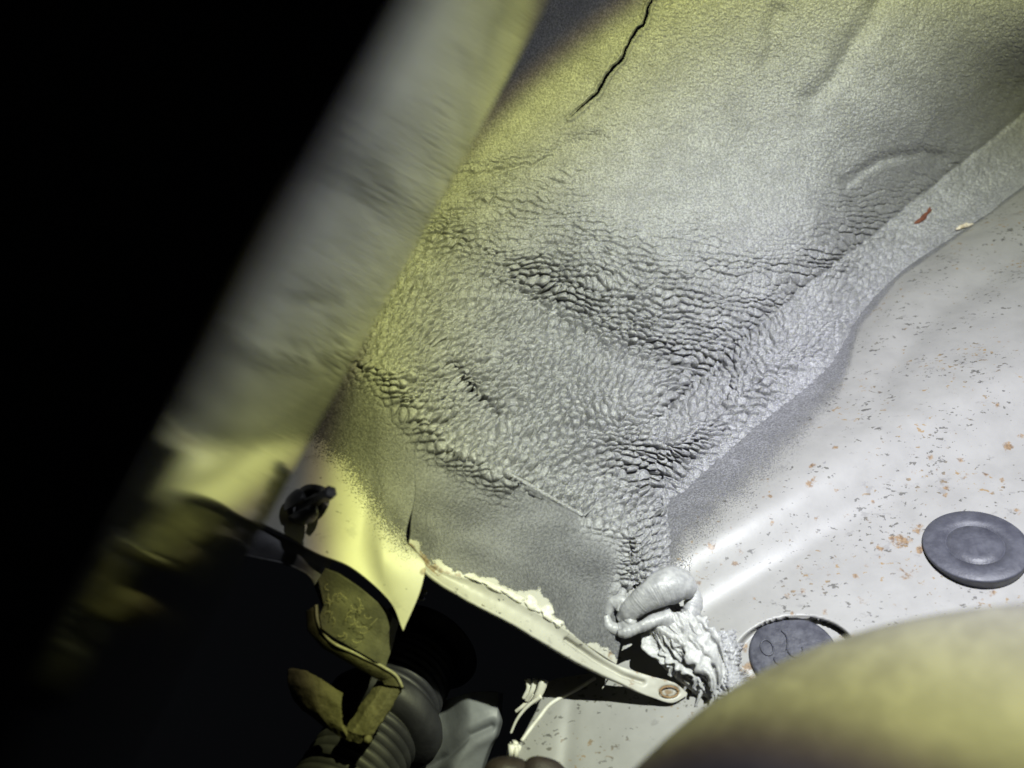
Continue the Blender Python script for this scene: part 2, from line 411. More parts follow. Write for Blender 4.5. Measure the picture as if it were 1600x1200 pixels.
def wrinkle(px, py, small=1.0, gaps=False):
    a = AMP(px, py)
    w1 = fbm(px / 110., py / 70., 3, 3); w2 = fbm(px / 100., py / 60., 11, 3)
    w3 = fbm(px / 19., py / 15., 21, 2); w4 = fbm(px / 17., py / 14., 31, 2)
    bend = 30 * np.sin((px - 540) / 175.) * np.exp(-((py - 560) / 230.) ** 2) - .06 * (px - 800)
    u = px + 14 * w1 + 1.5 * w3; v = py + bend + 20 * w2 + 1.3 * w4
    # overlapping flow lines: slow rise, sharp drop on the lower side of every flake
    def flake(per, s0, wob):
        ph = v / per + wob * fbm(u / 60., v / 40., s0, 2) + .10 * fbm(u / 13., v / 13., s0 + 5, 2)
        fr = ph - np.floor(ph)
        return np.where(fr < .86, fr / .86, (1 - fr) / .14)
    fa = flake(19., 201, .8); fb = flake(41., 221, .8)
    c1_, ed, edh, cv_, cid = rowvoro(u / 13.5, v / 9.6, 5)
    sel = sstep(-.30, .10, fbm(u / 48., v / 20., 55, 2) + .25 * (a - .8))
    dome = .9 * np.sqrt(np.clip(1 - c1_ * c1_ * 1.5, .02, 1)) + .34 * cv_ + .24 * cid - np.exp(-ed / .06) * .5 - .55
    groove = np.exp(-edh / .09) * sel * sstep(.25, .7, a)
    g1, g2, gv, gid = voro(u / 10.5 + 3.3, v / 7.6, 9)
    h2_ = .75 * sstep(0, .42, g2 - g1) + .30 * gv + .2 * gid - .6
    k1, k2, kv, kid = voro(px / 5.2 + 2 * w3, py / 4.6 + 2 * w4, 15)
    h3 = .7 * sstep(0, .6, k2 - k1) + .3 * kid - .5
    big = fbm(px / 60., py / 38., 41, 3)
    reg = sstep(.2, .8, a)
    ma = .35 + .65 * sstep(-.3, .35, fbm(px / 45., py / 30., 45, 2)); mb = sstep(-.1, .4, fbm(px / 80., py / 50., 49, 2) + .3 * (a - .9))
    flt = 1 + .75 * np.exp(-((px - 850) / 230.) ** 2 - ((py - 640) / 95.) ** 2)
    h = (a * reg * (.0009 * ma * (fa - .5) + .0017 * mb * (fb - .5) + .0020 * flt * dome - .0020 * flt * np.exp(-ed / .14)) + (.00022 + .00012 * a) * h2_ * small
         + .00034 * h3 * small + .0013 * a * big - .0026 * groove)
    if gaps:
        gy_, gx_ = np.gradient(edh); dpx = edh / np.maximum(np.hypot(gx_, gy_), .012)
        str_ = fbm(u / 34., v / 11., 57, 2) + .6 * (a - 1.0)
        return h, (str_ > 9) & (dpx < np.clip(.62 + .9 * (str_ - .22), 0, 1.1)) & (str_ > .30) & (a > 1.0)
    return h

# ------------------------------------------------------------------ undercoated wheel housing shell
st = 1.2
gx = np.arange(380, 1700, st); gy = np.arange(-60, 880, st)
PX, PY = np.meshgrid(gx, gy)
DS = D_shell(PX, PY); DR = D_rail(PX, PY)
dsp, gap = wrinkle(PX, PY, 1.0, True)
jq, _ = dist_poly(PX, PY, JL); dsp = dsp * (.25 + .75 * sstep(0, 34, jq)); gap &= jq > 22
for poly, wd, dp in CRACKS:
    jx = PX + 4 * fbm(PX / 22., PY / 22., 51, 2); jy = PY + 4 * fbm(PX / 22., PY / 22., 61, 2)
    q, t = dist_poly(jx, jy, poly)
    dsp = dsp - dp * (.2 if dp > .0035 else 1) * np.exp(-(q / wd) ** 2) * np.minimum(1, 4 * np.minimum(t, 1 - t) + .35)
    dsp = dsp + .0010 * (dp > .0035) * np.exp(-((q - wd * 1.9) / 3.) ** 2)
    gap = gap | ((q < wd * .62 * np.minimum(1, 4 * np.minimum(t, 1 - t) + .2)) & (dp > .0035))
LIMX = 860 - .546 * PY
keep = ~gap & (DS < DR + .006) | (~gap & (PX < 1000))
keep &= PX > LIMX - 230
keep &= ~((PY > 700 + (PX - 700) * .47 + 55) & (PX < 990))
keep = keep[:-1, :-1]
shell_root = empty('wheel_housing_panel', V3(900, 700, .27), 'grey wrinkled undercoated wheel housing panel filling the upper middle, with long cracks', 'car panel')
skin = sheet('coated_skin', np.stack([PX, PY, DS], -1), M_SHELL, shell_root, dsp, {'coat': np.full(PX.shape, 1.2), 'rust': np.zeros(PX.shape)}, keep=keep)
# web between bracket end and rail
cw = patch([[(978, 812, .2545), (980, 860, .2535), (978, 915, .2515)], [(1012, 800, .2615), (1015, 850, .2575), (1012, 910, .2535)],
            [(1041, 788, float(D_rail(1041, 788)) - .001), (1045, 850, float(D_rail(1045, 850)) - .001), (1050, 905, float(D_rail(1050, 905)) - .001)]], 60, 90)
sheet('corner_web', cw, M_SHELL, shell_root, wrinkle(cw[..., 1] * 1.0, cw[..., 0] * 1.2 - 420) * .8, {'coat': np.full(cw.shape[:2], 1.2), 'rust': np.zeros(cw.shape[:2])})
# raised seam thread down the corner
def near_d(a, b): return min(float(D_rail(a, b)), float(D_shell(a, b)))
V, F = tube(pathpx([(a, b, near_d(a, b) - .0004) for a, b in ((1036, 770), (1040, 800), (1043, 840), (1045, 870), (1046, 895))], 24), np.linspace(.0007, .0004, 24), 10)
obj('corner_bead', V, F, M_SHELL, shell_root, attrs={'coat': np.full(len(V), 1.2), 'rust': np.zeros(len(V))})
M_RUSTCHIP = plain('red_rust', (.16, .05, .022), (.09, .03, .018), .75, 500, .0003, 900)
def blob(px, py, rx, ry, ang, lift, name, mat, parent, dfun, seed=0, dome=.0008):
    n, k = 9, 26; V = []; F = []
    rng = random.Random(seed); ph = [rng.uniform(0, 6.28) for _ in range(4)]
    for i in range(n):
        rr = i / (n - 1)
        for j in range(k):
            th = 2 * math.pi * j / k
            wob = 1 + .22 * math.sin(2 * th + ph[0]) + .16 * math.sin(3 * th + ph[1]) + .12 * math.sin(5 * th + ph[2])
            x, y = rx * rr * wob * math.cos(th), ry * rr * wob * math.sin(th)
            qx = px + x * math.cos(ang) - y * math.sin(ang); qy = py + x * math.sin(ang) + y * math.cos(ang)
            V.append(P3(qx, qy, float(dfun(qx, qy)) - lift - dome * (1 - rr ** 2) + (lift + .0012 if i == n - 1 else 0)))
    for i in range(n - 1):
        for j in range(k): F.append((i * k + j, i * k + (j + 1) % k, (i + 1) * k + (j + 1) % k, (i + 1) * k + j))
    return obj(name, np.array(V), F, mat, parent)
tag(blob(1441, 341, 12, 5, R(-42), .0012, 'rust_patch', M_RUSTCHIP, skin, D_shell, 3), 'small red brown rust patch on the grey coating')
blob(1452, 329, 6, 3, R(-50), .0012, 'rust_patch', M_RUSTCHIP, skin, D_shell, 5)
M_CHIP = plain('bare_primer', (.66, .60, .48), (.40, .33, .22), .6, 700, .0002, 900)
blob(1507, 353, 12, 4.5, R(-18), .0016, 'paint_chip', M_CHIP, skin, D_shell, 8)

# ------------------------------------------------------------------ white frame rail
ys = np.concatenate([np.arange(180, 980, 3.0), np.arange(980, 1228, 2.4)])
def xl(y):
    pts = [(150, 1620), (290, 1500), (432, 1310), (552, 1230), (668, 1100), (792, 985), (860, 975), (1010, 962), (1046, 950), (1054, 905), (1062, 862), (1075, 850), (1110, 838), (1160, 812), (1290, 780)]
    return np.interp(y, [p[0] for p in pts], [p[1] for p in pts])
nu = 300
uu = np.linspace(0, 1, nu)[None]
X = xl(ys)[:, None] * (1 - uu) + 1700 * uu; Y = np.repeat(ys[:, None], nu, 1)
DRg = D_rail(X, Y)
jd, _ = dist_poly(X, Y, JL, True)
jd = -jd                                             # positive on the rail side
width = np.interp(X, [1040, 1150, 1250, 1310, 1340, 1400], [112, 118, 105, 80, 22, 10])
coat = 1.0 - sstep(0, 1, jd / width) * 1.35 - 1.2 * sstep(.9, 1.7, jd / width) + .12 * fbm(X / 30., Y / 30., 71, 3)
cv = np.exp(-((X - 1046) / 26.) ** 2 - np.clip(Y - 800, 0, 200) ** 2 / 80 ** 2 * .8) * .9
coat = np.maximum(coat, np.where(cv > .05, cv, -2.))
RUST = [(1410, 845, 16, .8), (1393, 842, 10, .7), (1436, 858, 9, 1.), (1432, 828, 14, .6), (1420, 900, 16, .55), (1408, 890, 8, .5), (1575, 698, 9, .9), (1595, 680, 7, .8), (1558, 634, 6, .7), (1505, 745, 10, .5), (1540, 742, 7, .7), (1590, 798, 9, .6),
        (1410, 780, 8, .45), (1320, 805, 9, .45), (1295, 895, 10, .5), (1345, 935, 12, .45), (1090, 912, 6, .8), (1092, 900, 4, .6), (1162, 1012, 9, .85), (1170, 1040, 10, 1.), (1160, 1050, 8, .9), (1176, 1060, 8, .9), (1190, 1052, 5, .7), (1185, 1000, 5, .5),
        (1062, 1062, 8, .6), (1082, 1075, 12, .9), (1100, 1080, 10, .8), (1070, 1050, 6, .6), (1040, 1035, 6, .5), (968, 1070, 5, .7), (1535, 630, 6, .5), (1205, 808, 5, .4), (1490, 590, 8, .45), (1380, 690, 6, .35), (1560, 760, 6, .5), (1480, 700, 6, .4)]
rgn = random.Random(12)
for k in range(95):
    a, b = rgn.uniform(1090, 1600), rgn.uniform(600, 1010)
    if dist_poly(np.array(a), np.array(b), RIDGE, True)[0] > 60: continue
    RUST.append((a, b, rgn.uniform(2.5, 8), rgn.uniform(.35, .85)))
rust = np.zeros(X.shape)
for a, b, r, s in RUST: rust = np.maximum(rust, s * np.exp(-((X - a) ** 2 + ((Y - b) * 1.2) ** 2) / r ** 2))
rdsp = .00010 * fbm(X / 70., Y / 50., 81, 3)
# oil-canning and folds of the lower end
rdsp += -.0005 * np.exp(-((X - 895 - (Y - 1080) * -.1) / 13.) ** 2) * sstep(1075, 1110, Y) + .0003 * np.exp(-((X - 862 - (1130 - Y) * .35) / 40.) ** 2) * sstep(1050, 1080, Y)
rail_root = empty('frame_rail', V3(1250, 900, .26), 'white painted frame rail with rust specks and two rubber plugs on the right', 'car panel')
rskin = sheet('rail_skin', np.stack([X, Y, DRg], -1), M_RAIL, rail_root, rdsp, {'coat': coat, 'rust': rust}, thick=.0012)
M_WHITE = plain('seam_white_paint', (.62, .61, .55), (.50, .48, .42), .45, 200, .0001, 700)
sm = [(930, 1059), (905, 1075), (880, 1088), (858, 1102), (842, 1122), (828, 1140), (815, 1158)]
V, F = tube(pathpx([(a, b, float(D_rail(a, b)) - .0004) for a, b in sm], 50), .00062, 8)
obj('weld_seam', V, F, M_WHITE, rskin)
V, F = tube(pathpx([(953, 1056, .2335), (947, 1066, .2325), (941, 1076, .2322)], 10), np.linspace(.0003, .00015, 10), 6)
obj('paint_run', V, F, M_WHITE, rskin)

# ------------------------------------------------------------------ rubber plugs
M_RUB = plain('plug_rubber', (.038, .039, .050), (.066, .068, .082), .52, 260, .00012, 900, lo=.3, hi=.75)
M_RUB2 = plain('plug_rubber_worn', (.036, .037, .048), (.064, .066, .08), .5, 300, .00018, 600)
def rail_normal(px, py):
    p = P3(px, py, D_rail(px, py)); a = P3(px + 25, py, D_rail(px + 25, py)); b = P3(px, py + 25, D_rail(px, py + 25))
    n = Vector(np.cross(a - p, b - p)).normalized(); return n if n.y < 0 else -n
NP = Vector((-.26, -.54, .80)).normalized()
c1 = V3(1523, 860, float(D_rail(1523, 860))) + NP * .0013
def disc_fit(c, wpx): return wpx / FPX * c.y / 2
r1 = disc_fit(c1, 147)
pl = empty('rubber_plug', c1, 'dark grey raised rubber plug with a round inner ring, near the right edge', 'plug', 'rubber plugs in the rail')
V, F = lathe([(r1 * .90, -.006), (r1 * .97, -.0005), (r1, .0006), (r1 * 1.0, .0012), (r1 * .98, .0015), (r1 * .75, .0016), (r1 * .562, .0016), (r1 * .552, .0011), (r1 * .540, .0011), (r1 * .53, .0015), (r1 * .3, .0015), (0.0, .0015)], 72, c1, NP)
obj('cap', V, F, M_RUB, pl)
N2 = Vector((-.22, -.63, .745)).normalized()
c2 = V3(1240, 1026, float(D_rail(1240, 1026))) + N2 * .0004
r2 = disc_fit(c2, 134)
pk = empty('rubber_plug', c2, 'dark rubber plug with raised moulded marks, sunk in a round recess, half covered', 'plug', 'rubber plugs in the rail')
V, F = lathe([(r2 * .95, -.005), (r2, .0003), (r2 * .985, .0011), (r2 * .93, .0014), (r2 * .5, .0013), (0, .0013)], 72, c2, N2)
cap2 = obj('cap', V, F, M_RUB2, pk)
ax = N2; ux = (Vector((1, 0, 0)) - ax * ax.x).normalized(); uy = ax.cross(ux)
if uy.z < 0: uy = -uy
def onplug(a, b, h=.0016): return np.array(c2 + ux * (a * r2) + uy * (b * r2) + ax * h)
def ringmark(a, b, r, r_b, t0=0, t1=2 * math.pi, wd=.00026):
    th = np.linspace(t0, t1, 28); p = np.array([onplug(a + r * math.cos(k), b + r_b * math.sin(k)) for k in th])
    V, F = tube(p, wd, 8); return V, F
for a in ((-.55, .22, .14, .20), (-.30, -.10, .16, .15, 2.8, 6.0), (.06, .10, .17, .20, 3.3, 6.4)):
    V, F = ringmark(*a); obj('moulded_mark', V, F, M_RUB2, cap2)
V, F = tube(spline(np.array([onplug(-.12, .62), onplug(-.05, .48), onplug(-.06, .28), onplug(-.13, .10)]), 24), .00026, 8); obj('moulded_mark', V, F, M_RUB2, cap2)
V, F = lathe([(.0019, -.0004), (.0016, .0010), (.0004, .0016), (0, .0016)], 6, Vector(onplug(-.1, -.42, .0012)), ax + ux * .6); obj('moulded_nib', V, F, plain('nib_black', (.01, .01, .01), None, .6), cap2)

# ------------------------------------------------------------------ bracket and flap (pressed sheet)
OVS = [(470, 660), (497, 690), (540, 722), (572, 768), (600, 815), (638, 850)]
def left_cols():
    return [[(300, 520, .262), (298, 545, .2405), (285, 650, .236), (270, 757, .2110)],
            [(430, 528, .262), (430, 550, .2365), (430, 690, .2325), (430, 826, .2125)],
            [(562, 545, .262), (560, 568, .2352), (530, 710, .2305), (500, 866, .2135)],
            [(624, 555, .262), (606, 578, .2352), (580, 730, .2295), (550, 887, .2142)],
            [(655, 590, .262), (636, 610, .2358), (615, 750, .2290), (600, 880, .2150), (606, 936, .2128)],
            [(684, 632, .262), (664, 648, .2364), (648, 780, .2285), (637, 850, .2215), (665, 884, .2170), (661, 908, .2150), (630, 986, .2105)]]
gl = patch(left_cols(), 230, 330)
sd, _ = dist_poly(gl[..., 0], gl[..., 1], OVS, True)        # negative side = coated (up-right)
coatL = .5 - sd / 42. + .10 * fbm(gl[..., 0] / 14., gl[..., 1] / 14., 91, 3)
def gamp(px, py, wd=30.):                                           # wrinkles only near the rolled top edge
    q, _ = dist_poly(px, py, [(540, 556), (606, 575), (664, 645), (700, 690), (745, 716), (790, 738)])
    return np.exp(-(q / wd) ** 2)
dL = wrinkle(gl[..., 0], gl[..., 1]) * (gamp(gl[..., 0], gl[..., 1]) * 1.1) * sstep(-.2, .8, coatL)
rustL = .8 * np.exp(-((gl[..., 0] - 662) ** 2 + (gl[..., 1] - 893) ** 2) / 60.)
flap = sheet('body_flap', gl, M_FLAP, None, dL, {'coat': np.clip(coatL, -1, 1.3), 'rust': rustL, 'thick': gamp(gl[..., 0], gl[..., 1], 26.)}, thick=.0011)
tag(flap, 'cream painted sheet flap lit yellow, grey overspray along its edge, pin clip through it', 'car panel')
gus = empty('gusset_bracket', V3(830, 900, .235), 'smooth dark grey coated gusset bracket with chipped cream lower flange', 'bracket')
GT = [(684, 632, .262), (707, 668, .262), (752, 700, .262), (793, 728, .262), (912, 797, .266), (990, 828, .268)]
gcols = [[(684, 632, .262), (664, 648, .2364), (648, 780, .2285), (639, 850, .2215)],
         [(707, 666, .262), (695, 686, .2374), (690, 800, .2305), (690, 893, .2232)],
         [(752, 701, .262), (745, 717, .2394), (745, 830, .2325), (745, 908, .2240)],
         [(794, 731, .262), (790, 739, .2415), (800, 850, .2345), (800, 936, .2255)],
         [(912, 798, .266), (908, 807, .2450), (895, 900, .2385), (880, 982, .2285)],
         [(985, 828, .268), (983, 838, .2475), (984, 930, .2420), (962, 1038, .2325)]]
gg = patch(gcols, 330, 230)
LU = [(639, 850, .2215), (690, 893, .2232), (745, 908, .2240), (800, 936, .2255), (880, 982, .2285), (962, 1038, .2325)]
q, _ = dist_poly(gg[..., 0], gg[..., 1], [a[:2] for a in LU])
chip = 6 + 10 * fbm(gg[..., 0] / 16., gg[..., 1] / 16., 101, 3)
chip = chip + 26 * np.exp(-((gg[..., 0] - 842) / 22.) ** 2) + 10 * np.exp(-((gg[..., 0] - 780) / 30.) ** 2) + 7 * np.exp(-((gg[..., 0] - 950) / 16.) ** 2) - 9 * np.exp(-((gg[..., 0] - 905) / 22.) ** 2)
coatG = np.clip((q - chip) / 4., -1, 1.3)
rustG = .7 * np.exp(-(q / 6.) ** 2) * (gg[..., 0] < 720) + .5 * np.exp(-((gg[..., 0] - 955) ** 2 + (gg[..., 1] - 1020) ** 2) / 150.)
qr, _ = dist_poly(gg[..., 0], gg[..., 1], [(930, 815), (975, 838), (988, 880), (980, 925)])
dG = wrinkle(gg[..., 0], gg[..., 1]) * (gamp(gg[..., 0], gg[..., 1]) * 1.1 + .8 * np.exp(-(qr / 16.) ** 2)) + .0009 * fbm(gg[..., 0] / 120., gg[..., 1] / 70., 111, 2)
dG = dG - .0010 * np.exp(-((gg[..., 0] - 760) * .5 - (gg[..., 1] - 850)) ** 2 / 900.) * .6
sheet('face', gg, M_GUSSET, gus, dG, {'coat': coatG, 'rust': rustG, 'thick': np.maximum(gamp(gg[..., 0], gg[..., 1], 24.), np.exp(-(qr / 22.) ** 2))}, thick=.0011)
LUf = [(639.5, 850, .2213), (690, 893, .2230), (745, 908, .2238), (800, 936, .2253), (880, 982, .2283), (962, 1038, .2323), (1015, 1056, .2325), (1060, 1071, .2322), (1074, 1083, .2322)]
LLf = [(641, 853, .2210), (662, 886, .2195), (720, 930, .2203), (800, 973, .2223), (890, 1026, .2260), (965, 1064, .2293), (1020, 1090, .2307), (1052, 1098, .2312), (1073, 1087, .2320)]
a = spline(LUf, 300); b = spline(LLf, 300); tt = np.linspace(0, 1, 22)[:, None, None]
gf = a[None] * (1 - tt) + b[None] * tt
gf[..., 2] += .0011 * np.sin(np.pi * tt[..., 0]) * sstep(1000, 900, gf[..., 0]) 
crs, _ = dist_poly(gf[..., 0], gf[..., 1], [(885, 1000), (930, 1030), (975, 1055), (1005, 1066)])
dF = -.0016 * np.exp(-(crs / 3.2) ** 2) + .0002 * fbm(gf[..., 0] / 25., gf[..., 1] / 25., 121, 3)
wc = np.hypot((gf[..., 0] - 1046) / 14.5, (gf[..., 1] - 1081) / 8.8)
dF = dF - .0005 * np.exp(-((wc - 1) / .16) ** 2)
rF = .9 * np.exp(-(wc / .75) ** 2) + .75 * np.exp(-((wc - 1) / .2) ** 2) + .8 * np.exp(-((gf[..., 0] - 672) / 26.) ** 2) * (tt[..., 0] < .6) + .6 * np.exp(-((gf[..., 0] - 988) ** 2 + (gf[..., 1] - 1068) ** 2) / 90.) + .45 * np.exp(-((tt[..., 0]) / .1) ** 2) * sstep(960, 1000, gf[..., 0])
flg = sheet('flange', gf, M_GUSSET, gus, dF, {'coat': np.full(gf.shape[:2], -.6), 'rust': rF}, thick=.0012)
V, F = tube(pathpx([(1046 + 14 * math.cos(k), 1081 + 8.6 * math.sin(k), .2312 + .0004 * math.cos(k)) for k in np.linspace(0, 6.2, 40)], 60), .00022, 8)
obj('spot_weld', V, F, plain('weld_rust', (.20, .11, .045), (.30, .20, .10), .7, 700), flg)
# chipped paint crust standing along the flange
M_CRUST = plain('paint_crust', (.72, .71, .64), (.55, .53, .46), .6, 900, .0004, 700)
def gus_d(px, py):
    dd = (gg[..., 0] - px) ** 2 + (gg[..., 1] - py) ** 2; return gg[..., 2].ravel()[dd.argmin()]
for k, (x, y, rx, ry, an) in enumerate([(768, 916, 22, 5, 24), (800, 930, 22, 7, 26), (832, 944, 16, 10, 30), (856, 958, 14, 10, 40), (872, 974, 10, 6, 45), (742, 905, 14, 4, 22)]):
    blob(x, y, rx, ry, R(an), .0003, 'paint_flake', M_CRUST, flg, gus_d, 20 + k, .0010)
# cut line and lap joint at the bracket's top
V, F = tube(pathpx([(791, 738, .2408), (830, 760, .2425), (870, 783, .2440), (911, 806, .2448)], 30), .0007, 8)
obj('lap_edge', V, F, M_SHELL, gus, attrs={'coat': np.full(len(V), 1.2), 'rust': np.zeros(len(V))})
def rs_(px, py): return float(D_shell(px, py))
V, F = tube(pathpx([(912, 806, .2450), (930, 790, rs_(930, 790) - .0012), (950, 771, rs_(950, 771) - .0016), (966, 756, rs_(966, 756) - .0014)], 24), .00032, 8)
obj('cut_edge', V, F, M_SHELL, gus, attrs={'coat': np.full(len(V), 1.2), 'rust': np.zeros(len(V))})

# ------------------------------------------------------------------ seam sealer
M_SEAL = plain('seam_sealer_grey', (.36, .36, .365), (.25, .25, .26), .38, 500, .00014, 1400)
seal = empty('seam_sealer', V3(1050, 960, .245), 'swirled blob of pale grey seam sealer with torn spikes at the bracket end', 'sealant')
dr = lambda a, b, o=0.: float(D_rail(a, b)) - o
# fat swirled lobe: sweep with fine rings
pth = pathpx([(972, 968, .2385), (990, 950, .2365), (1012, 932, .2355), (1038, 918, .236), (1060, 912, .2385), (1075, 918, .243)], 150)
rad = np.interp(np.linspace(0, 1, 150), [0, .12, .3, .55, .78, .92, 1], [.0022, .0031, .0034, .0044, .0053, .0046, .0022])
rng = np.random.RandomState(3)
ringn = np.cumsum(rng.uniform(.5, 1.5, 150)); 
def swirl(k, th):
    i = np.clip((k * 149).astype(int), 0, 149)
    wv = np.sin(ringn[i] * 1.9 + 1.6 * np.sin(th + 1.2) + .5 * np.sin(2 * th)) 
    amp_ = .003 + .011 * (.5 + .5 * np.sin(9 * k + 1.7 * th + 2 * np.sin(14 * k)))
    return 1 + amp_ * wv + .06 * np.sin(2 * th + 4 * k) + .03 * np.sin(3 * th - 7 * k) + .012 * np.sin(7 * th + 22 * k) + .05 * fbm(6 * k + 0 * th, 1.6 * np.cos(th) + 3 * k, 501, 4) + .03 * fbm(20 * k + 0 * th, 3. * np.sin(th) + 5 * k, 511, 3)
V, F = tube(pth, rad, 48, True, swirl); obj('swirl_lobe', V, F, M_SEAL, seal)
# second curl folded under the lobe
pth = pathpx([(1078, 915, .2425), (1083, 940, .2400), (1076, 962, .2385), (1058, 975, .2385), (1036, 972, .2400)], 90)
V, F = tube(pth, np.interp(np.linspace(0, 1, 90), [0, .3, .7, 1], [.0022, .0028, .0026, .0014]), 40, True, lambda k, th: 1 + .03 * np.sin(62 * k + 1.5 * np.sin(th)) + .05 * np.sin(3 * th + 9 * k))
obj('curl_lobe', V, F, M_SEAL, seal)
# bead against the bracket with pale crescent
pth = pathpx([(946, 962, .2382), (952, 978, .2372), (968, 984, .2368), (982, 974, .2362), (986, 955, .2360)], 60)
V, F = tube(pth, np.interp(np.linspace(0, 1, 60), [0, .3, .8, 1], [.0011, .0019, .0022, .0012]), 28, True, lambda k, th: 1 + .05 * np.sin(2 * th + 12 * k) + .03 * np.sin(40 * k))
obj('smeared_bead', V, F, M_SEAL, seal)
pth = pathpx([(948, 960, .2390), (956, 944, .2395), (972, 940, .2385), (968, 956, .2375)], 50)
V, F = tube(pth, np.interp(np.linspace(0, 1, 50), [0, .4, 1], [.0014, .0022, .0012]), 24, True, lambda k, th: 1 + .05 * np.sin(3 * th + 8 * k))
obj('smeared_bead', V, F, M_SEAL, seal)
# strand that leaves the bracket and carries the torn sheet
pth = pathpx([(966, 990, .2345), (980, 988, .2340), (1000, 980, .2338), (1022, 970, .2345), (1045, 966, .2360)], 70)
V, F = tube(pth, np.interp(np.linspace(0, 1, 70), [0, .12, .4, .8, 1], [.0010, .0016, .0015, .0020, .0030]), 26, True, lambda k, th: 1 + .05 * np.sin(3 * th + 16 * k) + .02 * np.sin(70 * k))
obj('strand', V, F, M_SEAL, seal)
# torn sheet with lengthwise ridges
tc = [[(1004, 975, .2400), (1012, 1000, .2400), (1034, 1028, .2390), (1062, 1056, .2365), (1078, 1070, .2350), (1090, 1078, .2345)],
      [(1018, 962, .2370), (1030, 996, .2355), (1052, 1028, .2335), (1078, 1058, .2320), (1098, 1076, .2315), (1106, 1084, .2320)],
      [(1040, 958, .2350), (1058, 990, .2330), (1078, 1020, .2310), (1100, 1048, .2300), (1114, 1072, .2300), (1118, 1092, .2310)],
      [(1066, 958, .2360), (1084, 984, .2335), (1102, 1012, .2315), (1116, 1040, .2305), (1124, 1064, .2305), (1124, 1090, .2315)],
      [(1084, 952, .2420), (1102, 978, .2400), (1120, 1006, .2375), (1130, 1036, .2350), (1134, 1062, .2340), (1130, 1090, .2335)]]
gs = patch(tc, 130, 190)
un = np.linspace(0, 1, 130)[None] * np.ones((190, 1)); vn = np.linspace(0, 1, 190)[:, None] * np.ones((1, 130))
rg = 1 - np.abs(fbm(un * 7 + .9 * fbm(un * 3, vn * 3, 7, 2), vn * 1.6, 131, 3)) * 2
rg2 = 1 - np.abs(fbm(un * 17 + 1.2 * fbm(un * 4, vn * 4, 9, 2), vn * 3.5, 141, 3)) * 2
M_SEALW = plain('seam_sealer_torn', (.44, .44, .435), (.30, .30, .305), .36, 600, .0002, 1500)
sheet('torn_sheet', gs, M_SEALW, seal, .0016 * rg + .0006 * rg2, thick=.0012)
# rough lump against the rail
lc = [[(1112, 992, .2385), (1118, 1020, .2360), (1122, 1050, .2335), (1118, 1085, .2310), (1110, 1105, .2300)],
      [(1130, 985, dr(1130, 985, .006)), (1142, 1020, dr(1142, 1020, .006)), (1142, 1050, dr(1142, 1050, .0055)), (1142, 1085, dr(1142, 1085, .0055)), (1136, 1108, dr(1136, 1108, .005))],
      [(1140, 985, dr(1140, 985, .003)), (1154, 1018, dr(1154, 1018, .005)), (1152, 1048, dr(1152, 1048, .005)), (1160, 1082, dr(1160, 1082, .004)), (1160, 1110, dr(1160, 1110, .003))],
      [(1146, 985, dr(1146, 985, -.001)), (1158, 1012, dr(1158, 1012, -.001)), (1156, 1042, dr(1156, 1042, -.001)), (1168, 1070, dr(1168, 1070, -.001)), (1184, 1100, dr(1184, 1100, -.001))]]
gp = patch(lc, 90, 130)
f1, f2, dv, rid = voro(gp[..., 0] / 8. + fbm(gp[..., 0] / 9, gp[..., 1] / 9, 3), gp[..., 1] / 8., 23)
sheet('rough_lump', gp, M_SEAL, seal, .0009 * fbm(gp[..., 0] / 9., gp[..., 1] / 9., 151, 4) + .0006 * sstep(0, .5, f2 - f1))
# torn spikes
for k, pts in enumerate([[(1010, 990, .2385), (1018, 1010, .2365), (1034, 1032, .2345), (1060, 1048, .2325), (1078, 1052, .2315)],
                         [(1034, 1020, .2370), (1048, 1036, .2345), (1066, 1044, .2330), (1056, 1058, .2320)],
                         [(1070, 1030, .2330), (1086, 1052, .2300), (1094, 1066, .2285), (1098, 1074, .2280)],
                         [(1084, 1020, .2315), (1108, 1044, .2285), (1116, 1062, .2270), (1115, 1086, .2262)],
                         [(1062, 1052, .2340), (1074, 1062, .2330), (1070, 1076, .2325), (1066, 1086, .2325)],
                         [(1088, 1066, .2320), (1096, 1076, .2310), (1092, 1090, .2305), (1086, 1104, .2305)],
                         [(1112, 1078, .2310), (1116, 1088, .2300), (1110, 1098, .2300), (1104, 1108, .2302)],
                         [(1122, 1090, .2305), (1120, 1096, .2300), (1126, 1104, .2300), (1132, 1112, .2302)]]):
    n = 26
    V, F = tube(pathpx(pts, n), np.linspace(.0017 if k in (0, 3) else .0012, .00012, n), 12, True, lambda a, th: 1 + .12 * np.sin(2 * th + 7 * a))
    obj('spike', V, F, M_SEALW, seal)

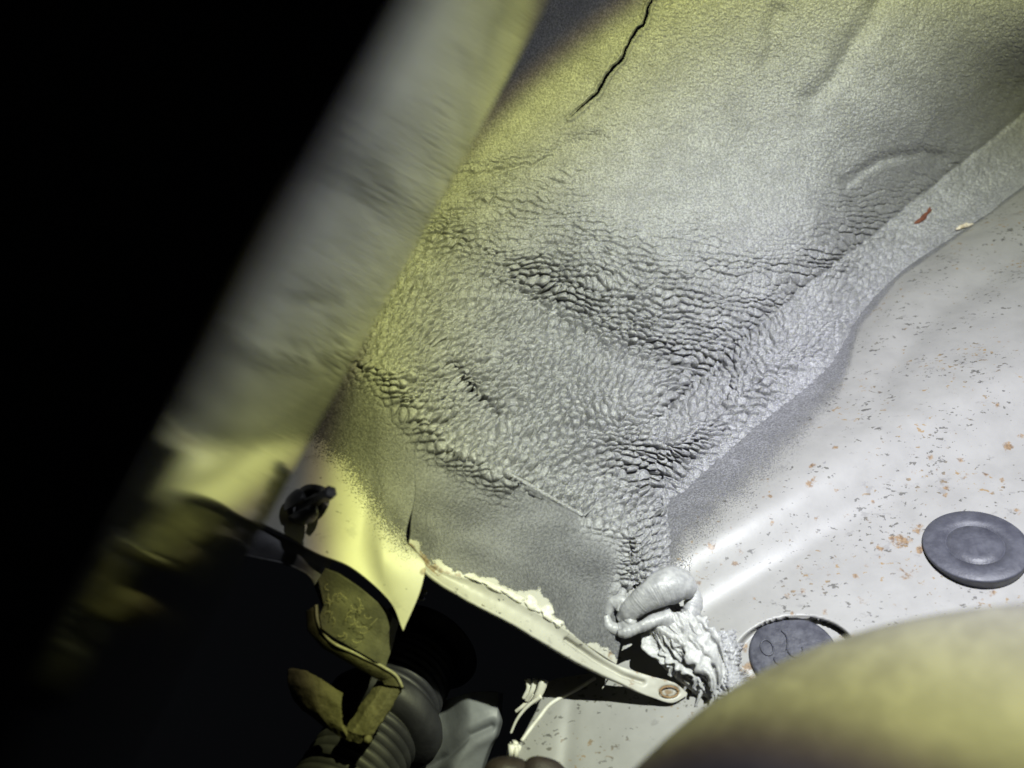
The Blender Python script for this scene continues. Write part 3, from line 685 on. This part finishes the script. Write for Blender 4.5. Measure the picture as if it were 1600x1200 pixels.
for k, (pts, wd) in enumerate([([(1016, 985, .2365), (1024, 1006, .2345), (1042, 1026, .2325), (1052, 1042, .2318), (1046, 1056, .2320)], .0030), ([(1040, 1000, .2345), (1056, 1026, .2315), (1076, 1044, .2295), (1088, 1062, .2285), (1084, 1076, .2288)], .0026),
                               ([(1056, 985, .2335), (1078, 1012, .2300), (1096, 1036, .2280), (1110, 1056, .2270), (1112, 1080, .2270)], .0030), ([(1070, 975, .2340), (1094, 1000, .2305), (1112, 1026, .2290), (1122, 1050, .2285), (1122, 1076, .2290)], .0026),
                               ([(1024, 975, .2350), (1044, 992, .2325), (1066, 1012, .2305), (1080, 1030, .2298)], .0022), ([(1086, 962, .2370), (1106, 988, .2340), (1122, 1012, .2325), (1130, 1034, .2325)], .0020)]):
    n, m_ = 70, 15; c = spline(pts, n); tg = np.gradient(c[:, :2], axis=0); tg /= np.linalg.norm(tg, axis=1, keepdims=True)
    pn = np.stack([-tg[:, 1], tg[:, 0]], 1); t_ = np.linspace(0, 1, n)
    hw = wd * 5600 * np.interp(t_, [0, .12, .5, .85, 1], [.5, 1, .85, .4, .03])
    sw = np.linspace(-1, 1, m_)
    jag = 1 + .55 * vnoise(t_[:, None] * 13 + 0 * sw[None], np.sign(sw)[None] * 3.3 + k + 0 * t_[:, None], 601 + k)
    q = np.zeros((n, m_, 3)); off = hw[:, None] * sw[None] * jag
    q[..., :2] = c[:, None, :2] + pn[:, None] * off[..., None]
    q[..., 2] = c[:, None, 2] + .0007 * np.sin(2.6 * sw[None] + k + 3 * t_[:, None]) + .0005 * fbm(q[..., 0] / 10., q[..., 1] / 20., 611 + k, 3)
    sheet('peeling_flake', q, M_SEALW, seal, None, thick=.00045)

# ------------------------------------------------------------------ push pin clip
M_PLA = plain('clip_black_plastic', (.06, .06, .061), (.09, .09, .09), .34, 300, .0001, 800)
base = V3(471, 793, .2180); tip = V3(517, 769, .1945); axp = (tip - base).normalized()
pin = empty('push_pin_clip', base, 'black plastic push pin clip with split prongs standing on the yellow lit flap', 'clip')
up = axp.orthogonal().normalized(); rt = axp.cross(up)
Lp = (tip - base).length
V, F = lathe([(.0038, -.001), (.0042, .0002), (.0037, .0007), (.0030, .0009), (0, .0010)], 32, base, axp); obj('collar', V, F, M_PLA, pin)
V, F = lathe([(.0018, 0), (.0017, Lp * .55), (.0014, Lp * .60), (.0014, Lp * .78), (.0018, Lp * .82), (.00175, Lp * .98), (.0012, Lp), (0, Lp)], 6, base, axp, up)
obj('centre_pin', V, F, M_PLA, pin, smooth=False)
for k in range(4):
    th0 = R(25 + 90 * k); nn, mm = 14, 9
    Vv = []; ln = Lp * (.62, .50, .56, .42)[k]
    for i in range(nn):
        s = i / (nn - 1); h = .0006 + ln * s
        rad_ = .0041 * (1 - .08 * s) * (1 + .10 * math.sin(math.pi * s)) - .0010 * s ** 3
        half = R(35) * (1 - .35 * s ** 4) * (1 if s < .85 else math.sqrt(max(.05, 1 - ((s - .85) / .15) ** 2)))
        for j in range(mm):
            th = th0 + half * (2 * j / (mm - 1) - 1)
            Vv.append(base + axp * h + (up * math.cos(th) + rt * math.sin(th)) * rad_)
    o = obj('prong', np.array([tuple(v) for v in Vv]), gridfaces(nn, mm), M_PLA, pin)
    md = o.modifiers.new('wall', 'SOLIDIFY'); md.thickness = .0015; md.offset = 0
    bv = o.modifiers.new('edge', 'BEVEL'); bv.width = .0003; bv.segments = 2

# ------------------------------------------------------------------ dusty strap bracket below the flap
M_DUST = plain('dusty_black_steel', (.055, .055, .042), (.11, .108, .08), .75, 130, .0002, 1500, spec=.25)
M_DUST2 = plain('dusty_olive_steel', (.085, .08, .05), (.14, .13, .085), .72, 220, .0002, 1500, spec=.25)
M_ARM = plain('arm_dark_paint', (.10, .10, .11), (.14, .14, .15), .55, 150, .0001, 900)
brk = empty('strap_bracket', V3(560, 1010, .225), 'dusty olive steel strap bracket bent into a hook below the yellow flap', 'bracket')
g = patch([[(508, 888, .2152), (497, 906, .2148), (506, 946, .2138), (499, 962, .2130), (503, 982, .2122)], [(528, 896, .2154), (520, 918, .2150), (526, 950, .2142), (522, 972, .2134), (520, 995, .2124)],
           [(564, 920, .2157), (556, 944, .2152), (556, 970, .2146), (552, 995, .2138), (550, 1012, .2128)], [(606, 954, .2158), (598, 975, .2152), (594, 1000, .2150), (588, 1018, .2140), (586, 1033, .2132)],
           [(614, 963, .2160), (607, 985, .2156), (600, 1005, .2156), (594, 1024, .2146), (590, 1036, .2136)], [(623, 972, .2200), (618, 990, .2192), (613, 1010, .2180), (607, 1028, .2168), (603, 1042, .2158)], [(623, 973, .2262), (618, 991, .2252), (613, 1011, .2240), (607, 1029, .2228), (603, 1043, .2216)]], 121, 81, True)
sheet('dusty_plate', g, M_DUST, brk, .0002 * fbm(g[..., 0] / 30., g[..., 1] / 30., 161, 3), thick=.0015)
up_e = [(494, 945, .2143), (496, 968, .2138), (512, 997, .2136), (558, 1022, .2140), (600, 1043, .2146), (620, 1057, .2148), (629, 1074, .2148)]
lo_e = [(478, 955, .2165), (480, 985, .2160), (504, 1013, .2155), (553, 1041, .2158), (586, 1060, .2165), (596, 1064, .2165), (600, 1070, .2160)]
a = poly_line(up_e, 121); b = poly_line(lo_e, 121); tt = np.linspace(0, 1, 14)[:, None, None]
g = a[None] * (1 - tt) + b[None] * tt; g[..., 2] -= .0006 * np.sin(np.pi * tt[..., 0])
strp = sheet('strap', g, M_DUST2, brk, None, thick=.0014)
V, F = tube(pathpx([(x, y, d - .0002) for x, y, d in up_e], 80), .00042, 8); obj('strap_edge', V, F, plain('worn_edge', (.34, .33, .27), (.22, .21, .16), .5, 600), strp)
g = patch([[(590, 1062, .2203), (565, 1098, .2183), (540, 1138, .2163), (536, 1153, .2168)], [(602, 1066, .2173), (577, 1102, .2148), (550, 1145, .2130), (545, 1158, .2143)],
           [(616, 1069, .2158), (594, 1108, .2133), (566, 1150, .2118), (560, 1162, .2138)], [(629, 1075, .2153), (610, 1108, .2148), (584, 1146, .2138), (576, 1160, .2158)], [(628, 1078, .2198), (609, 1111, .2193), (583, 1149, .2183), (575, 1162, .2198)]], 69, 79, True)
tng = sheet('hook_tongue', g, M_DUST2, brk, .00035 * fbm(g[..., 0] / 12., g[..., 1] / 12., 171, 4), thick=.0015)
g = patch([[(449, 1046, .2198), (450, 1072, .2198), (463, 1100, .2198), (492, 1124, .2198)], [(470, 1047, .2173), (470, 1075, .2158), (482, 1106, .2158), (505, 1134, .2173)], [(496, 1058, .2158), (495, 1086, .2138), (502, 1116, .2138), (522, 1146, .2158)],
           [(535, 1084, .2153), (533, 1108, .2138), (535, 1136, .2138), (548, 1160, .2158)]], 70, 70)
sheet('hook_cup', g, M_DUST2, brk, .00025 * fbm(g[..., 0] / 14., g[..., 1] / 14., 181, 4), thick=.0015)
V, F = lathe([(0, -.0012), (.0008, -.0010), (.0012, 0), (.0008, .0010), (0, .0012)], 14, V3(575, 1155, .2130), (0, -1, 0)); obj('weld_drop', V, F, M_DUST2, tng)
g = patch([[(300, 775, .2130), (300, 812, .2120), (300, 845, .2130)], [(400, 822, .2140), (396, 845, .2130), (392, 868, .2140)], [(470, 853, .2170), (468, 872, .2160), (462, 886, .2170)], [(500, 868, .2200), (494, 886, .2185), (482, 898, .2180)], [(519, 876, .2230), (508, 912, .2200), (510, 953, .2180)]], 100, 40)
arm = sheet('arm', g, M_ARM, brk, None, thick=.0016)
V, F = tube(pathpx([(300, 846, .2120), (392, 869, .2132), (462, 887, .2162), (483, 899, .2174), (498, 925, .2174), (510, 953, .2172)], 60), .00035, 8); obj('arm_edge', V, F, plain('arm_edge_worn', (.10, .10, .105), (.06, .06, .06), .5, 500), arm)
brk.location = brk.location + V3(560, 1010, .0002)
# curled fibres lying on the plate
M_FIB = plain('pale_fibre', (.42, .40, .25), (.3, .28, .18), .8, 300)
fib = empty('lint', V3(560, 960, .2215), 'pale curled lint fibres lying on the dusty bracket plate', 'lint', None, 'stuff')
Vs = []; Fs = []; off = 0
rng = random.Random(9)
for k in range(26):
    x, y = rng.uniform(512, 600), 0
    y = 890 + (x - 512) * .62 + rng.uniform(25, 95)
    d = .2148 - (y - 930) * .00003; a0 = rng.uniform(0, 6.28); cur = rng.uniform(-.5, .5); pts = []
    for i in range(9):
        pts.append((x, y, d - .0009)); x += 2.0 * math.cos(a0); y += 2.0 * math.sin(a0); a0 += cur
    if any(p[0] > 604 or p[0] < 505 or p[1] > 1005 + (p[0] - 520) * .45 for p in pts): continue
    V, F = tube(P3(*np.array(pts).T), .00008, 4); Vs.append(V); Fs += [tuple(i + off for i in f) for f in F]; off += len(V)
obj('fibres', np.concatenate(Vs), Fs, M_FIB, fib)

# ------------------------------------------------------------------ ribbed rubber boot
M_BOOT = plain('boot_rubber', (.022, .022, .030), (.036, .036, .046), .6, 90, .0001, 700)
bo = V3(540, 1225, .232); be = V3(652, 1034, .272); ba = (be - bo).normalized(); bl = (be - bo).length
bt = empty('ribbed_boot', bo, 'ribbed dark grey rubber boot with smooth collars, behind the strap bracket', 'rubber boot')
def bpos(s): return bo + ba * (bl * s)
def rib(s, r, hw, name='rib'):
    pr = [(r - .0035, -hw), (r - .0012, -hw * .85), (r - .0002, -hw * .4), (r, 0), (r - .0002, hw * .4), (r - .0012, hw * .85), (r - .0035, hw)]
    V, F = lathe(pr, 64, bpos(s), ba); obj(name, V, F, M_BOOT, bt)
for k in range(8): rib(-.12 + .066 * k, .0150 - .0001 * k, .0017)
V, F = lathe([(.013, -.0035), (.0180, -.0032), (.0196, -.0012), (.0198, .002), (.0188, .0040), (.0135, .0048)], 72, bpos(.47), ba); obj('collar', V, F, M_BOOT, bt)
for k in range(8): rib(.570 + .060 * k, .0152 - .00015 * k, .00155)
V, F = lathe([(.010, -.001), (.0145, -.001), (.0186, .0000), (.0190, .0012), (.0180, .0022), (.0145, .0012), (.0120, .0000)], 72, bpos(1.12), ba); obj('end_flange', V, F, M_BOOT, bt)
V, F = lathe([(.0122, -bl * 1.25), (.0122, bl * .10)], 40, be, ba); obj('inner_sleeve', V, F, plain('sleeve_black', (.02, .02, .021), None, .6), bt)

# ------------------------------------------------------------------ pale inner panel behind the boot
M_INNER = plain('inner_grey_paint', (.20, .21, .22), (.15, .155, .165), .45, 40, .0004, 60)
g = patch([[(600, 1112, .280), (590, 1180, .276), (585, 1222, .272)], [(690, 1096, .264), (690, 1160, .260), (680, 1222, .258)], [(735, 1083, .2535), (735, 1150, .2505), (715, 1200, .2490), (702, 1222, .2485)],
           [(778, 1082, .2535), (774, 1140, .2510), (764, 1164, .2505), (745, 1222, .2500)], [(786, 1083, .2600), (780, 1140, .2570), (770, 1166, .2565), (752, 1222, .2560)]], 130, 110)
qf, _ = dist_poly(g[..., 0], g[..., 1], [(640, 1215), (700, 1180), (735, 1150), (768, 1135)])
inn = sheet('inner_panel', g, M_INNER, None, -.0007 * np.exp(-(qf / 5.) ** 2) + .0008 * np.exp(-((qf - 14) / 9.) ** 2) + .0003 * fbm(g[..., 0] / 40., g[..., 1] / 60., 191, 3), thick=.0012)
tag(inn, 'pale grey creased sheet metal panel behind the ribbed boot at the bottom', 'car panel')

# ------------------------------------------------------------------ white plastic clip, block, lump, studs
M_NYL = plain('white_nylon', (.70, .69, .62), (.58, .56, .48), .5, 200)
cl = empty('finned_clip', V3(830, 1085, .2400), 'small white plastic clip with upright fins left of the rail end', 'clip')
for pts in ([(824, 1060, .2400), (826, 1074, .2400), (818, 1092, .2404)], [(836, 1061, .2392), (832, 1078, .2392), (822, 1096, .2400)], [(850, 1063, .2380), (842, 1084, .2380), (834, 1096, .2392)]):
    s = pathpx(pts, 16); wd = .0009 if pts[0][0] < 845 else .0015
    V, F = tube(s, np.linspace(wd, wd * .7, 16), 12, True, lambda k, th: .55 + .45 * np.abs(np.cos(th))); obj('fin', V, F, M_NYL, cl)
V, F = tube(pathpx([(846, 1088, .2372), (824, 1104, .2380), (808, 1124, .2386), (798, 1146, .2392)], 30), np.linspace(.0006, .0004, 30), 8); obj('stem', V, F, M_NYL, cl)
V, F = tube(pathpx([(834, 1084, .24045), (816, 1104, .24045), (806, 1112, .2412)], 20), .0006, 8); obj('stem', V, F, M_NYL, cl)
c = V3(803, 1173, .232)
bm = bmesh.new(); bmesh.ops.create_cube(bm, size=1); bmesh.ops.scale(bm, vec=(.0034, .0042, .0056), verts=bm.verts); bmesh.ops.rotate(bm, cent=(0, 0, 0), matrix=Matrix.Rotation(R(8), 3, 'Y') @ Matrix.Rotation(R(25), 3, 'Z'), verts=bm.verts)
bmesh.ops.bevel(bm, geom=bm.edges[:], offset=.0011, segments=4, affect='EDGES')
bm.verts.ensure_lookup_table()
o = obj('wire_block', np.array([tuple(v.co + c) for v in bm.verts]), [tuple(v.index for v in f.verts) for f in bm.faces], M_NYL)
tag(o, 'tiny cream rounded plastic block at the lower end of the rail seam', 'connector'); bm.free()
M_LUMP = plain('red_brown_rubber', (.016, .011, .010), (.03, .02, .018), .6, 150, .0005, 250)
def lump(name, c, r, seed):
    bm = bmesh.new(); bmesh.ops.create_icosphere(bm, subdivisions=4, radius=1)
    bm.verts.ensure_lookup_table(); vv = []
    for v in bm.verts:
        q = v.co; n = .12 * math.sin(3 * q.x + seed) * math.cos(2.5 * q.z + seed) + .07 * math.sin(6 * q.z + 2 * q.y + seed)
        vv.append(tuple(c + Vector((q.x * r[0], q.y * r[1], q.z * r[2])) * (1 + n)))
    f = [tuple(v.index for v in f.verts) for f in bm.faces]; bm.free(); return np.array(vv), f
V, F = lump('x', V3(850, 1222, .205), (.0068, .006, .0062), 1.); V2, F2 = lump('x', V3(790, 1215, .205), (.0066, .006, .0045), 2.6)
bs = empty('rubber_bushing', V3(830, 1220, .205), 'dark red brown rubber bushing peeking in at the bottom edge', 'bushing')
obj('large_lobe', V, F, M_LUMP, bs); obj('small_lobe', V2, F2, M_LUMP, bs)
M_STUD = plain('stud_grey', (.30, .30, .30), (.2, .2, .2), .4, 400, metallic=.4)
for k, (a, b) in enumerate((((650, 921, .236), (666, 926, .2335)), ((648, 930, .236), (662, 936, .2335)))):
    V, F = tube(P3(*np.array([a, (a[0] * .2 + b[0] * .8, a[1] * .2 + b[1] * .8, a[2] * .2 + b[2] * .8), b]).T), [.0008, .0008, .0005], 12)
    tag(obj('wire_end', V, F, M_STUD), ('upper' if k == 0 else 'lower') + ' of two tiny grey wire ends poking out beside the yellow flap', 'wire', 'grey wire ends')

# ------------------------------------------------------------------ glossy black tube, close on the left
M_TUBE, t, b = nt('tube_gloss_black')
b.inputs['Base Color'].default_value = (.004, .004, .004, 1); b.inputs['IOR'].default_value = 1.7
b.inputs['Roughness'].default_value = .07
f = noise(t, coord(t), 25, 3); t.links.new(ramp(t, f, .3, .7, .075, .105), b.inputs['Roughness'])
ra = Vector(((860 - 800) / FPX, 1, .48)); rb = Vector(((205 - 800) / FPX, 1, -.48))
T = .12
pa, pb = ra * T, rb * T
nl = ra.cross(rb).normalized()
if nl.x > 0: nl = -nl
dirn = (pb - pa).normalized(); e1 = dirn.cross(nl); e1 = e1 if e1.y > 0 else -e1
tl = pa.dot(e1)                                       # distance of the far edge from the lens
prof = [(tl + .05, .118), (tl + .05, .03), (tl + .042, .012), (tl + .03, .004), (tl + .015, .0012), (tl + .002, .0002), (tl, 0)]
NEAR = .030; RC = (tl - NEAR) ** 2 / (2 * .0039)
for k in range(1, 15):
    e = tl - (tl - NEAR) * k / 14; prof.append((e, .0040 * (.75 * (tl - e) / (tl - NEAR) + .25 * ((tl - e) / (tl - NEAR)) ** 2)))
e0, b0 = prof[-1]; sl0 = .0040 * 1.25 / (tl - NEAR)
for k in range(1, 13):                                # rounded front corner
    an = math.atan(sl0) + (math.pi / 2 - math.atan(sl0)) * k / 12
    a0 = math.atan(sl0); prof.append((e0 - .0018 * (math.sin(an) - math.sin(a0)), b0 + .0018 * (math.cos(a0) - math.cos(an))))
eL = prof[-1][0]
prof += [(eL + .001, .018), (eL + .006, .034), (eL + .018, .060), (eL + .036, .088), (eL + .056, .115)]
n = len(prof); sa, sb = pa.dot(dirn) - .012, .26
rings = (sa, sa + .001, sa + .003, sb - .003, sb - .001, sb); nr = len(rings)
V = [tuple(e1 * e + nl * b + dirn * q) for q in rings for e, b in prof]
F = [(r * n + k, r * n + (k + 1) % n, (r + 1) * n + (k + 1) % n, (r + 1) * n + k) for r in range(nr - 1) for k in range(n)] + [tuple(range(n))[::-1], tuple(range((nr - 1) * n, nr * n))]
tb = obj('rounded_bar', np.array(V), F, M_TUBE)
tag(tb, 'glossy black rounded bar out of focus across the whole left side', 'bar')

# ------------------------------------------------------------------ grimy hose, close at lower right
M_HOSE = plain('hose_grimy', (.125, .115, .14), (.17, .158, .185), .75, 160, .0003, 260, spec=.25, detail=6)
V, F = tube(pathpx([(1000, 1720, .1165), (1095, 1520, .1165), (1188, 1408, .1165), (1296, 1322, .1155), (1402, 1272, .1145), (1520, 1240, .1135), (1660, 1222, .1125), (1850, 1215, .1125)], 90), .0243, 72, True)
tag(obj('grimy_hose', V, F, M_HOSE), 'thick grimy hose out of focus bending across the lower right corner', 'hose')
